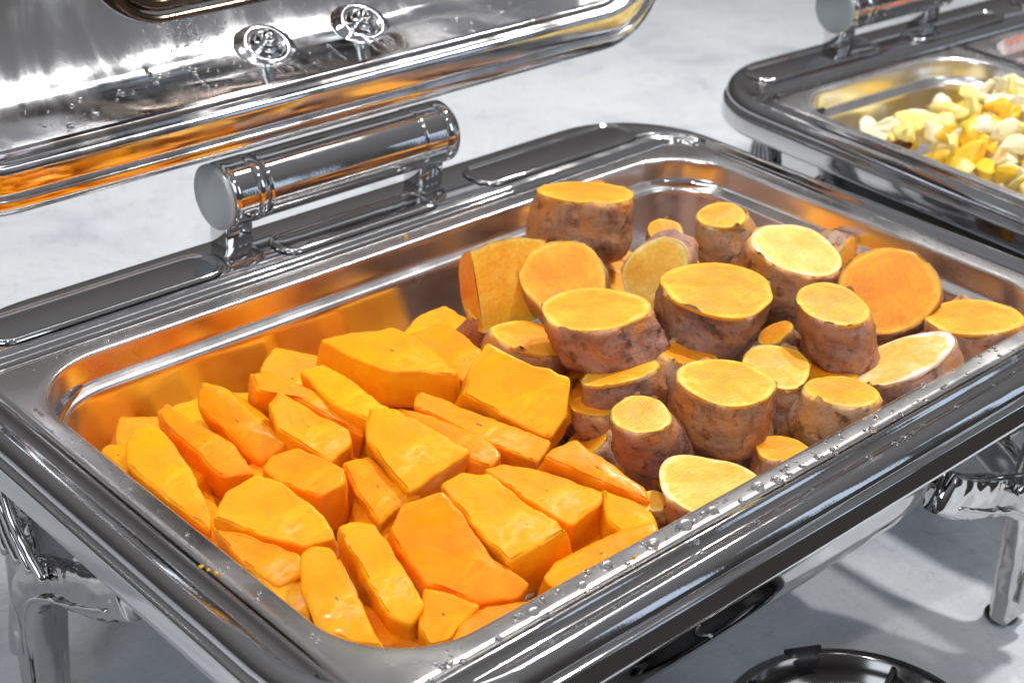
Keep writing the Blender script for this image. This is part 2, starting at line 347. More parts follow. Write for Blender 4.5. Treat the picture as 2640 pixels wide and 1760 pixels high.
    link('foot', mesh('foot', [(x + cx - sx * .0105, y + cy - sy * .0105, z) for x, y, z in V], F), BLACKW, o)
LIDA = R(16)
LIDP = [(-.0292, .0035), (-.0345, .018), (-.0430, .034), (-.0550, .0475), (-.0720, .0575), (-.0950, .0640), (-.1200, .0670), (-.150, .0680), (-.165, .0682)]
def lp(x, v, wd):                                  # lid-local (along, up the lid, depth behind the lid plane) to dish space
    return (x, .199 + v * math.sin(LIDA) + wd * math.cos(LIDA), .0625 + v * math.cos(LIDA) - wd * math.sin(LIDA))
def build_lid(root):
    H = .40; o = (-.292, .306, 0, H, .080)
    def ring(d, wd): return [lp(x, v, wd) for x, v in rr(o[0] - d, o[1] + d, o[2] - d, o[3] + d, max(o[4] + d, .03), 14, 10)]
    prof = catmull([(-.002, .018), (.0004, .013), (0, .008), (-.0012, .0052), (-.0045, .0030), (-.0080, .0018), (-.0092, .0036), (-.0102, .0030), (-.0130, .0010), (-.0225, -.0018), (-.0255, -.0012), (-.0270, .0012)], 4)
    prof += [(-.0285, .0022)] + catmull(LIDP, 5)
    loops = [ring(d, wd) for d, wd in prof]
    back = [ring(d - .0012, wd + .0016) for d, wd in reversed(prof[45:])] + [ring(-.034, .006), ring(-.012, .010), ring(-.002, .016)]
    V, F = rings(loops, False, True); V2, F2 = rings(back, True, False); V, F = join((V, F), (V2, F2))
    lid = link('lid', mesh('lid', V, F, False), LIDM, root)
    bm = bmesh.new(); bm.from_mesh(lid.data); bmesh.ops.remove_doubles(bm, verts=bm.verts, dist=1e-5); bmesh.ops.recalc_face_normals(bm, faces=bm.faces); bm.to_mesh(lid.data); bm.free()
    # window seal and glass
    def wr(d, wd): return [lp(x, v, wd) for x, v in rr(-.112 - d, .130 + d, .0745 - d, .33 + d, .040 + d, 12, 5)]
    pr_ = catmull([(0.0, .0690), (-.001, .0605), (-.003, .0585), (-.0058, .0600), (-.0075, .0620), (-.0095, .0590), (-.0122, .0585), (-.0150, .0600), (-.0160, .0700)], 4)
    V, F = rings([wr(d, wd) for d, wd in pr_]); wf = link('window_seal', mesh('window_seal', V, F), SEALM, lid)
    V, F = rings([wr(-.0150, .0632), wr(-.0150, .0625), wr(-.04, .0624)], True, True); link('window_glass', mesh('window_glass', V, F), GLASS, lid)
    for bx in BOLTS:
        # surface frame on the curve of the shell
        c = Vector(lp(bx, .0508, .0428)); n = (Vector(lp(0, .0100, -.0110)) - Vector(lp(0, 0, 0))).normalized()
        q = n.to_track_quat('Z', 'Y').to_matrix().to_4x4(); M = Matrix.Translation(c) @ q @ Matrix.Scale(1.18, 4)
        V, F = lathe([(.0001, .0020), (.0095, .0020), (.0105, .0026), (.0118, .0032), (.0128, .0022), (.0140, .0010), (.0170, .0002), (.0178, -.003)], 40); V = [M @ Vector(v) for v in V]
        b = link('bolt_plate', mesh('bolt_plate', V, F), LIDM, lid)
        V, F = lathe([(.0001, .0112), (.0022, .0108), (.0038, .0092), (.0042, .0070), (.0042, .0052), (.0062, .0048), (.0066, .0040), (.0066, .0026), (.0088, .0024), (.0090, .0016)], 32); V = [M @ Vector(v) for v in V]
        link('bolt', mesh('bolt', V, F), CAST, lid)
    return lid
def build_hinge(root, x0, x1):
    A, Bc, r = .216, .0322, .0202
    def ax(prof, seg=48):
        V, F = lathe(prof, seg, 'X'); return [(x, A + y, Bc + z) for x, y, z in V], F
    V, F = ax([(r - .0035, x0 + .004), (r - .0004, x0 + .006), (r, x0 + .008), (r, x0 + .0095), (r, x0 + .0195), (r, x0 + .021), (r - .0006, x0 + .0216), (r - .0006, x0 + .0220), (r, x0 + .0226), (r, x0 + .0290), (r - .0012, x0 + .0295), (r - .0012, x0 + .0302), (r - .0003, x0 + .0306),
               (r - .0003, x0 + .0312), (r - .0003, x0 + .036), (r - .0003, x1 - .036), (r - .0003, x1 - .0312), (r - .0003, x1 - .0306), (r - .0012, x1 - .0302), (r - .0012, x1 - .0295), (r, x1 - .0290), (r, x1 - .0275), (r, x1 - .0135), (r, x1 - .0120), (r - .0006, x1 - .0116), (r - .0006, x1 - .0112), (r, x1 - .0108), (r, x1 - .003), (r - .003, x1), (.0001, x1)])
    h = link('hinge_cylinder', mesh('hinge_cylinder', V, F), CHROME, root)
    V, F = ax([(.0001, x0), (r - .0016, x0), (r - .0004, x0 + .0008), (r - .0002, x0 + .003), (r - .003, x0 + .0045)]); link('end_cap', mesh('end_cap', V, F), CAPM, h)
    for bx in (x0 + .013, x1 - .016):
        link('hinge_bracket', box(bx - .0095, bx + .0095, A - .0080, A + .010, -.0005, Bc - .009, .0012), CHROME, h)
BOLTS = (-.020, .053)
def build_dish(label, loc, rz, hx, bolts, pm=None):
    global BOLTS
    BOLTS = bolts
    root = thing('chafing_dish', label, 'chafing dish'); root['group'] = 'polished steel chafing dishes on the table'
    build_frame(root); build_water_pan(root, pm)
    for s in ((-.245, -.098, .182, .216), (-.062, .060, .178, .206), (.098, .246, .180, .214)): emboss(root, *s)
    for sx in (-1, 1):
        for sy in (-1, 1): build_leg(root, sx, sy)
    build_hinge(root, *hx); build_lid(root)
    # lower burner tray carried under the water pan
    loops = [[(x, y, z) for x, y in rr(-.16 - d, .10 + d, -.100 - d, .11 + d, .03 + d, 8, 4)] for d, z in ((-.02, -.118), (.022, -.119), (.026, -.116), (.028, -.110), (.030, -.110), (.028, -.119), (.022, -.1225), (-.02, -.1225))]
    V, F = rings(loops, True, True); link('lower_tray', mesh('lower_tray', V, F), CHROME, root)
    root.location = loc; root.rotation_euler = (0, 0, rz); return root
D1 = build_dish('nearer chafing dish holding pumpkin and sweet potatoes, its steel lid open behind', (0, 0, 0), 0, (-.088, .090), (-.020, .053))
D2P, D2R = Vector((.634, 0, 0)), R(-3.5)
D2 = build_dish('farther chafing dish at the upper right with two smaller food pans', D2P, D2R, (-.135, .005), (-.09, -.02), DARKPAN)
M2 = Matrix.Translation(D2P) @ Matrix.Rotation(D2R, 4, 'Z')

# ------------------------------------------------------------------ food pans
def food_pan(x0, x1, label, M, depth=.063, r=.048):
    def ring(d, z): return [M @ Vector((x, y, z)) for x, y in rr(x0 - d, x1 + d, -.150 - d, .150 + d, max(r + d, .012) if d < .003 else max(.014, r - (d - .003) * 7), 12, 8)]
    e = .0115 if x1 - x0 > .4 else .009
    prof = [(e, -.0045), (e + .0006, -.0015)] + [(e - .0006, -.0002), (e - .003, .0), (.0035, .0)] + catmull([(.002, -.00005), (.0006, -.0004), (-.0002, -.0015), (-.0008, -.005), (-.0018, -.0145)], 4) + \
        catmull([(-.0024, -.0162), (-.0046, -.0182), (-.0064, -.0198), (-.0072, -.0225), (-.0082, -.032), (-.0125, -depth + .010), (-.0165, -depth + .003), (-.025, -depth)], 5)
    outer = [(-.035, -depth - .0008), (-.024, -depth - .0008), (-.0112, -depth + .008), (-.0070, -.032), (-.0056, -.021), (-.0008, -.0155), (.0006, -.0035), (e - .002, -.0012), (e - .0008, -.0045)]
    loops = [ring(d, z) for d, z in reversed(prof)]
    V, F = rings([ring(-.035, -depth)] + loops + [ring(d, z) for d, z in reversed(outer)], True, True)
    # cap1 closes the underside, cap0 the floor
    o = link('food_pan', mesh('food_pan', V, F, False), PANM)
    bm = bmesh.new(); bm.from_mesh(o.data); bmesh.ops.recalc_face_normals(bm, faces=bm.faces); bm.to_mesh(o.data); bm.free()
    return tag(o, label, 'food pan', 'steel food pans let into the chafing dishes')
food_pan(IN[0], IN[1], 'large steel food pan full of pumpkin and sweet potatoes', Matrix.Identity(4))
food_pan(-.2575, -.052, 'small steel food pan heaped with pale yellow vegetables', M2, r=.045)
food_pan(-.028, .2475, 'steel food pan holding bright orange carrots, at the right picture edge', M2, r=.045)
# crossbar between the two small pans
o = link('pan_divider_bar', box(-.046, -.034, -.162, .162, -.006, .001, .0015), CHROME, D2)

# ------------------------------------------------------------------ food
PUMPKIN = [
 ('pumpkin wedge with a dark curved rind side at the back edge of the heap', [[-0.0732,0.0667,-0.012],[-0.0688,-0.0718,0.995],[[-0.0225,0.0361],[-0.0089,0.0335],[0.0169,0.0197],[0.021,0.0029],[0.0163,-0.0352],[0.0121,-0.0382],[-0.0005,-0.0212],[-0.014,-0.009],[-0.0204,0.0145]],0.0256]),
 ('pumpkin piece wedged behind the back wedge, touching the sweet potatoes', [[-0.0425,0.0534,-0.016],[-0.1357,-0.1416,0.9806],[[-0.009,0.0271],[0.0128,0.0236],[0.0152,0.0087],[0.0149,-0.009],[-0.0086,-0.0287],[-0.012,-0.0187],[-0.0126,-0.001]],0.0244]),
 ('largest flat pumpkin slab, standing tilted beside the sweet potatoes', [[-0.0573,-0.0154,-0.006],[-0.4322,-0.451,0.7809],[[-0.0164,0.0281],[0.0274,0.0101],[0.0267,-0.0104],[0.0183,-0.025],[-0.0022,-0.0153],[-0.0297,-0.0016],[-0.0246,0.015]],0.0293]),
 ('long pumpkin slab lying under the largest tilted slab', [[-0.0804,-0.0137,-0.016],[-0.257,-0.2681,0.9285],[[-0.0349,0.0217],[-0.0229,0.0167],[0.0129,0.0015],[0.0367,-0.0088],[0.0301,-0.0232],[0.0112,-0.0157],[-0.0353,0.0093]],0.0244]),
 ('narrow pumpkin strip sticking out behind the quarter round slice', [[-0.1007,-0.0145,-0.015],[-0.1988,-0.2075,0.9578],[[-0.0295,0.0189],[-0.0094,0.0137],[0.0165,0.0013],[0.0255,-0.0103],[0.0207,-0.0208],[0.0012,-0.0115],[-0.0265,0.0097]],0.0244]),
 ('quarter round pumpkin slice lying across the middle of the heap', [[-0.1302,-0.0122,-0.008],[-0.257,-0.2681,0.9285],[[-0.0211,0.0145],[-0.0189,0.0211],[-0.0065,0.0214],[0.0157,0.0093],[0.0336,-0.0036],[0.0195,-0.0164],[0.0044,-0.0298],[-0.0092,-0.0151],[-0.0183,0.0007]],0.0268]),
 ('quarter round pumpkin slice with an orange cut end, left of the middle', [[-0.1523,0.0365,-0.013],[-0.1599,-0.3023,0.9397],[[-0.0182,0.0182],[-0.0119,0.0258],[0.0004,0.0142],[0.0205,-0.0049],[0.0202,-0.0136],[0.008,-0.0254],[-0.0037,-0.0132],[-0.0158,0.0001]],0.0256]),
 ('tall box shaped pumpkin piece with a dark left side at the back', [[-0.136,0.0625,-0.015],[0.039,-0.239,0.9702],[[-0.0093,0.033],[0.0012,0.0293],[0.0095,0.0019],[0.0151,-0.0307],[0.0039,-0.0397],[0.0006,-0.0201],[-0.0036,0.009],[-0.0171,0.0186]],0.0415]),
 ('wet topped pumpkin block at the back between box and wedge', [[-0.1169,0.0531,-0.013],[-0.0688,-0.0718,0.995],[[-0.007,0.0303],[0.007,0.0269],[0.0088,0.0076],[0.0094,-0.0279],[-0.0058,-0.0302],[-0.0123,-0.0046]],0.0293]),
 ('ragged crested pumpkin slice leaning at the back left', [[-0.1727,0.0682,-0.018],[-0.5851,-0.2818,0.7604],[[-0.0302,0.0163],[-0.0168,0.0163],[-0.0014,0.011],[0.0294,-0.0042],[0.0246,-0.0115],[0.0186,-0.0192],[-0.0006,-0.0103],[-0.0259,0.0026]],0.022]),
 ('pointed pumpkin bar with an orange end, second from the left edge', [[-0.1999,0.0636,-0.014],[-0.1988,-0.2075,0.9578],[[-0.0243,0.0168],[-0.0191,0.0233],[-0.0027,0.0103],[0.0185,-0.0021],[0.0312,-0.0211],[0.0153,-0.0256],[-0.002,-0.0076],[-0.0193,0.0079]],0.0317]),
 ('long pumpkin bar lying along the left pan edge', [[-0.2285,0.0475,-0.012],[-0.2286,-0.2385,0.9439],[[-0.0219,0.0126],[-0.0196,0.024],[-0.0115,0.0282],[-0.0024,0.0206],[0.0132,-0.0008],[0.0269,-0.0268],[0.0268,-0.0358],[0.0056,-0.0199],[-0.0198,0.0017]],0.0268]),
 ('small pumpkin corner in the far left of the heap', [[-0.2351,0.0804,-0.018],[-0.1357,-0.1416,0.9806],[[-0.0064,0.0091],[-0.0002,0.0111],[0.0068,0.0035],[0.0038,-0.0098],[-0.0038,-0.0137]],0.0244]),
 ('rounded pumpkin block with glinting wet edge, left of centre', [[-0.1798,0.0033,-0.012],[-0.2286,-0.2385,0.9439],[[-0.021,0.001],[-0.0166,0.0095],[-0.0041,0.0151],[0.0224,0.0031],[0.0211,-0.0064],[0.0091,-0.0151],[-0.0113,-0.0067]],0.0317]),
 ('broad domed pumpkin piece with a glinting right edge', [[-0.2117,-0.0187,-0.01],[-0.3334,-0.3479,0.8762],[[-0.0289,-0.0043],[-0.0245,0.0098],[-0.011,0.0199],[0.001,0.0169],[0.0226,0.0003],[0.0295,-0.012],[0.016,-0.0171],[-0.0051,-0.0124]],0.0268]),
 ('stringy pumpkin piece half hidden under the quarter slice', [[-0.1515,-0.0198,-0.022],[-0.257,-0.2681,0.9285],[[-0.0203,0.0141],[-0.0064,0.0203],[0.0059,0.006],[0.0214,-0.0026],[0.0084,-0.0124],[0.0015,-0.0217],[-0.011,-0.0028]],0.0268]),
 ('big stringy pumpkin slab with a yellow band, front of centre', [[-0.1667,-0.0966,-0.01],[-0.2932,-0.4291,0.8544],[[-0.0324,0.0104],[-0.0238,0.0254],[-0.0049,0.031],[0.0042,0.017],[0.0136,-0.0023],[0.0304,-0.0163],[0.0236,-0.0233],[0.0053,-0.0253],[-0.0168,-0.0143]],0.0317]),
 ('square cut pumpkin block lying on the big stringy slab', [[-0.139,-0.0935,-0.002],[-0.2286,-0.2385,0.9439],[[-0.0293,0.014],[-0.0193,0.0237],[-0.0056,0.0217],[0.0116,0.0069],[0.0318,-0.0085],[0.0182,-0.0178],[0.0044,-0.0282],[-0.0126,-0.0094]],0.0342]),
 ('pumpkin block behind the square cut one, its front face dark', [[-0.1033,-0.0869,-0.008],[-0.1988,-0.2075,0.9578],[[-0.0312,0.0105],[-0.0216,0.0152],[-0.002,0.0114],[0.0275,-0.0005],[0.0259,-0.0066],[0.011,-0.0221],[-0.0103,-0.007]],0.0342]),
 ('pumpkin wedge pointing up against the pale skinned sweet potatoes', [[-0.0795,-0.0944,-0.003],[-0.1893,-0.3308,0.9245],[[-0.0237,0.0095],[-0.0173,0.0154],[-0.0054,0.0181],[0.0081,0.0032],[0.0217,-0.0128],[0.0221,-0.0219],[0.0047,-0.0108],[-0.0106,0.0001]],0.0293]),
 ('soft pumpkin piece under the wedge at the front right', [[-0.0847,-0.1231,-0.012],[-0.3094,-0.3229,0.8944],[[-0.0132,0.0143],[-0.0014,0.0088],[0.0112,0.0033],[0.0136,-0.0073],[0.0005,-0.0138],[-0.011,-0.0049]],0.0268]),
 ('frayed pumpkin strip along the front rim of the pan', [[-0.1159,-0.134,-0.014],[-0.257,-0.2681,0.9285],[[-0.0267,-0.0135],[-0.0177,-0.0025],[0.0048,0.0118],[0.0257,0.0202],[0.028,0.0129],[0.0047,-0.0062],[-0.0175,-0.0212]],0.0244]),
 ('thin pumpkin strip by the front rim below the stringy slab', [[-0.1853,-0.1367,-0.014],[-0.1988,-0.2075,0.9578],[[-0.0162,-0.0137],[-0.0121,-0.0009],[-0.001,0.0077],[0.0193,0.0123],[0.0127,0.0037],[-0.0022,-0.0085]],0.022]),
 ('stringy pumpkin bar with a split front end near the front left corner', [[-0.2055,-0.0882,-0.004],[-0.257,-0.2681,0.9285],[[-0.0212,0.0197],[-0.0156,0.024],[-0.0036,0.0233],[0.0056,0.0085],[0.0211,-0.0179],[0.0151,-0.028],[0.0052,-0.0241],[-0.0082,-0.0025]],0.0293]),
 ('tall pumpkin slice tapering down to the front left corner', [[-0.2287,-0.0833,-0.009],[-0.3482,-0.2324,0.9082],[[-0.019,0.0152],[-0.0155,0.0205],[-0.0056,0.0224],[0.0076,0.0057],[0.0309,-0.0212],[0.0153,-0.0232],[-0.0019,-0.016],[-0.0139,-0.0008]],0.0268]),
 ('pumpkin block with glinting crumbs against the left pan edge', [[-0.2359,-0.0438,-0.009],[-0.257,-0.2681,0.9285],[[-0.0259,0.0145],[-0.0103,0.0117],[0.017,0.0019],[0.0186,-0.0087],[0.0091,-0.0153],[-0.0093,-0.0035]],0.0317]),
 ('pumpkin piece tucked into the left front corner below the glinting block', [[-0.238,-0.0616,-0.016],[-0.257,-0.2681,0.9285],[[-0.0198,0.0138],[-0.0025,0.0031],[0.009,0.0059],[0.0144,-0.0163],[-0.0014,-0.0059]],0.0268]),
 ('smooth lower pumpkin piece between the split bar and the thin strip', [[-0.1988,-0.1222,-0.014],[-0.3094,-0.3229,0.8944],[[-0.009,0.0146],[0.0039,0.0108],[0.0157,0.0065],[0.0051,-0.0111],[-0.0052,-0.0147],[-0.0106,-0.0056]],0.0268]),
 ('hidden lower pumpkin piece seen in the gap by the split bar', [[-0.2124,-0.0995,-0.026],[-0.1988,-0.2075,0.9578],[[-0.0194,0.0127],[0.0027,0.009],[0.0197,-0.009],[-0.0033,-0.0123]],0.0244]),
 ('deep orange pumpkin piece low in the gap left of the round block', [[-0.186,0.047,-0.034],[-0.1988,-0.2075,0.9578],[[-0.0288,0.014],[-0.0001,0.0065],[0.0169,0.0164],[0.0163,-0.0132],[-0.0047,-0.0228]],0.0268]),
 ('deep orange pumpkin piece low in the middle gap', [[-0.1472,-0.0241,-0.034],[-0.1988,-0.2075,0.9578],[[-0.0187,0.0104],[0.0122,0.0149],[0.0261,0.007],[0.0015,-0.0194],[-0.0209,-0.0122]],0.0268]),
 ('low pumpkin piece under the back slices', [[-0.1367,0.0601,-0.038],[-0.1357,-0.1416,0.9806],[[-0.0108,0.0441],[0.0125,0.0106],[0.0276,-0.0249],[-0.0033,-0.0342],[-0.0256,0.0063]],0.0268]),
 ('low pumpkin piece under the big tilted slab', [[-0.0826,-0.0127,-0.036],[-0.1357,-0.1416,0.9806],[[-0.014,0.043],[0.0037,0.0013],[0.0307,-0.0214],[0.0026,-0.0281],[-0.0228,0.0061]],0.0268]),
 ('low pumpkin piece beneath the left bars', [[-0.2161,0.0546,-0.038],[-0.1357,-0.1416,0.9806],[[-0.01,0.0341],[0.0144,0.0222],[0.0104,-0.0241],[-0.0048,-0.0311],[-0.0098,0.0009]],0.0268]),
 ('low pumpkin piece beneath the front right blocks', [[-0.0986,-0.0997,-0.034],[-0.1988,-0.2075,0.9578],[[-0.0242,-0.0028],[0.0083,0.0208],[0.0302,0.0163],[0.0039,-0.0121],[-0.0173,-0.021]],0.0268]),
 ('low pumpkin piece beneath the front centre slabs', [[-0.1418,-0.1025,-0.036],[-0.1988,-0.2075,0.9578],[[-0.0181,-0.0034],[0.0064,0.0159],[0.0192,0.0035],[-0.0073,-0.0155]],0.0244]),
 ('low pumpkin piece beneath the left front slices', [[-0.2073,-0.0379,-0.036],[-0.1988,-0.2075,0.9578],[[-0.0253,0.0165],[0.0085,0.0182],[0.026,-0.0095],[0.0085,-0.0203],[-0.0183,-0.004]],0.0244]),
]
POTATO = [
 ('tall purple skinned sweet potato end with a peeling top edge, at the back rim', [[0.1088,0.1022,0.022],[0.1133,0.1196,0.9863],0.0278,0.045,1.1], {'c': 1, 'ecc': 0.0}),
 ('sweet potato disc behind the halved one, its bright face turned left', [[0.0402,0.0506,0.004],[-0.5365,-0.4043,0.7408],0.0247,0.022,1.0], {'c': 1}),
 ('low knobbly sweet potato cut slantwise, below the halved one', [[0.0137,0.0002,0.014],[-0.0449,0.173,0.9839],0.0299,0.034,1.08], {'c': 3, 'lump': 1.5}),
 ('pale sweet potato slice on its side behind the big oval one', [[0.0838,0.0191,0.006],[-0.7996,-0.2361,0.5521],0.0209,0.028,1.05], {'c': 4}),
 ('biggest oval sweet potato with a ragged skin edge in the middle', [[0.0762,-0.0343,0.02],[0.0675,-0.0254,0.9974],0.0328,0.046,0.86], {'c': 2, 'lump': 1.3}),
 ('small dark sweet potato stump flaring downwards at the back', [[0.1594,0.0353,0.016],[-0.1645,-0.0754,0.9835],0.0143,0.04,1.55], {'c': 1}),
 ('sweet potato with a notched pale oval top at the back right', [[0.1679,-0.0168,0.01],[-0.044,-0.2495,0.9674],0.0255,0.032,1.12], {'c': 4, 'lump': 1.4}),
 ('upright round sweet potato disc facing out at the back right', [[0.1754,-0.078,0.004],[-0.5663,-0.3589,0.742],0.028,0.016,1.0], {'c': 0}),
 ('dark skinned sweet potato stump in front of the upright disc', [[0.1141,-0.0834,0.018],[-0.006,-0.107,0.9942],0.0207,0.038,1.08], {'c': 1}),
 ('sweet potato slice tucked in the far right corner of the pan', [[0.1975,-0.1226,-0.002],[-0.0036,0.1198,0.9928],0.0264,0.028,0.95], {'c': 1}),
 ('long slanting sweet potato with a scraped pale top at the right', [[0.1283,-0.1207,-0.006],[-0.1768,0.4201,0.8901],0.0314,0.03,1.0], {'c': 5}),
 ('blunt pink skinned sweet potato beside the right front rim', [[0.065,-0.1298,0.002],[0.0454,0.0419,0.9981],0.0181,0.04,1.25], {'c': 2}),
 ('oval sweet potato with a pale rim, third back from the front rim', [[0.0093,-0.0977,0.014],[0.1088,-0.0261,0.9937],0.0254,0.04,1.02], {'c': 3}),
 ('sweet potato with a squarish top behind the pale rimmed oval', [[0.0684,-0.0851,-0.004],[-0.0115,-0.1255,0.992],0.0193,0.036,1.1], {'c': 3}),
 ('narrow topped pink sweet potato stump next to the pumpkin', [[-0.0425,-0.088,0.01],[-0.1845,-0.1626,0.9693],0.0137,0.042,1.42], {'c': 3}),
 ('kidney shaped sweet potato standing at the front rim', [[-0.0454,-0.1374,-0.004],[0.0042,-0.0271,0.9996],0.026,0.036,0.92], {'c': 4, 'kid': 1}),
 ('greyish sweet potato with a narrow slanted top left of the oval', [[0.0014,-0.0331,-0.006],[-0.0295,0.3349,0.9418],0.0216,0.036,1.12], {'c': 3}),
 ('purple sweet potato nub with an orange corner behind the pale rimmed oval', [[0.038,-0.0495,-0.002],[0.1529,-0.0065,0.9882],0.0155,0.036,1.45], {'c': 0}),
 ('sweet potato slab shaded under the knobbly one, beside the pumpkin', [[0.0038,0.0364,-0.016],[0.208,-0.0497,0.9769],0.0233,0.034,1.0], {'c': 1}),
 ('small orange sweet potato offcut at the back by the dark stump', [[0.1451,0.0672,-0.002],[-0.2536,-0.1301,0.9585],0.0112,0.022,1.0], {'c': 1}),
 ('sweet potato end mostly hidden left under the halved one', [[0.0005,0.0768,-0.014],[-0.2399,-0.2336,0.9423],0.0078,0.034,1.5], {'c': 1}),
 ('pink sweet potato piece low at the front rim below the blunt one', [[0.0186,-0.1313,-0.014],[0.0776,0.0868,0.9932],0.0149,0.028,1.15], {'c': 2}),
 ('yellow sweet potato sliver in the gap left of the dark stump', [[0.1057,-0.0539,-0.01],[-0.3711,0.3904,0.8426],0.0112,0.02,1.0], {'c': 1}),
 ('brown sweet potato low in the shade under the pale rimmed oval', [[0.0181,-0.0752,-0.03],[0.0654,0.1744,0.9825],0.0191,0.03,1.1], {'c': 0}),
 ('sweet potato lump low beside the narrow topped stump', [[-0.0162,-0.0339,-0.02],[0.0263,0.1087,0.9937],0.0134,0.035,1.2], {'c': 1}),
 ('yellow sweet potato offcut between stump and kidney shaped piece', [[-0.0658,-0.1203,-0.014],[-0.0975,0.0121,0.9952],0.0077,0.03,1.1], {'c': 4}),
 ('sweet potato piece low behind the right front stump', [[0.1039,-0.0931,-0.016],[-0.0019,0.1556,0.9878],0.0173,0.03,1.1], {'c': 1}),
 ('sweet potato piece low in the back row under the stump', [[0.1628,0.0688,-0.026],[-0.0111,0.1018,0.9947],0.023,0.03,1.1], {'c': 1}),
 ('sweet potato piece low at the back under the notched one', [[0.1729,0.0056,-0.026],[-0.011,0.1304,0.9914],0.0222,0.03,1.1], {'c': 1}),
 ('sweet potato piece low under the far right slice', [[0.2065,-0.1055,-0.03],[-0.0082,0.1836,0.983],0.0212,0.025,1.1], {'c': 1}),
 ('sweet potato piece low under the upright disc', [[0.1773,-0.0822,-0.024],[-0.0019,0.1722,0.9851],0.0184,0.03,1.1], {'c': 1}),
 ('sweet potato piece low by the back rim behind the halved one', [[0.0817,0.1096,-0.008],[-0.0113,0.0515,0.9986],0.0139,0.035,1.3], {'c': 1}),
 ('sweet potato piece low under the front kidney shaped one', [[-0.0023,-0.1226,-0.03],[0.0351,0.1604,0.9864],0.0136,0.025,1.1], {'c': 1}),
 ('sweet potato piece low in the middle under the biggest oval', [[0.0995,0.0112,-0.028],[0.0163,0.1263,0.9919],0.024,0.03,1.1], {'c': 1}),
 ('sweet potato piece low beside the big tilted pumpkin slab', [[0.001,-0.0028,-0.034],[-0.6591,0.5142,0.5488],0.0194,0.028,1.1], {'c': 0, 'lump': 1.3}),
 ('sweet potato piece low in front of the tilted slab', [[-0.0256,-0.038,-0.036],[-0.4536,0.4988,0.7385],0.0186,0.028,1.1], {'c': 1, 'lump': 1.3}),
 ('sweet potato piece low between slab and greyish slanted piece', [[0.013,0.0217,-0.034],[-0.2683,0.3676,0.8904],0.0199,0.028,1.1], {'c': 2, 'lump': 1.3}),
 ('sweet potato piece low between the pale rimmed oval and the blunt pink one', [[0.0538,-0.0877,-0.034],[-0.0484,0.2793,0.959],0.0189,0.028,1.1], {'c': 0, 'lump': 1.3}),
 ('sweet potato piece low behind the knobbly one', [[0.1222,0.0718,-0.03],[0.0852,-0.0009,0.9964],0.022,0.028,1.1], {'c': 1, 'lump': 1.3}),
 ('sweet potato piece low in front of the tall back one', [[0.1332,0.1018,-0.028],[0.2417,-0.2278,0.9432],0.0225,0.028,1.1], {'c': 2, 'lump': 1.3}),
 ('sweet potato piece low in front of the small dark stump', [[0.197,0.0468,-0.028],[0.305,-0.4429,0.8431],0.0226,0.028,1.1], {'c': 0, 'lump': 1.3}),
 ('sweet potato piece low beside the kidney shaped one', [[-0.0132,-0.0796,-0.034],[0.4534,-0.5864,0.6712],0.0182,0.028,1.1], {'c': 1, 'lump': 1.3}),
 ('sweet potato piece low beneath the dark stump', [[0.1561,-0.0645,-0.03],[0.3226,-0.8078,0.4933],0.0205,0.028,1.1], {'c': 2, 'lump': 1.3}),
 ('sweet potato piece low against the right wall behind the disc', [[0.2427,-0.0089,-0.03],[0.2417,-0.9418,0.2335],0.0224,0.028,1.1], {'c': 0, 'lump': 1.3}),
]

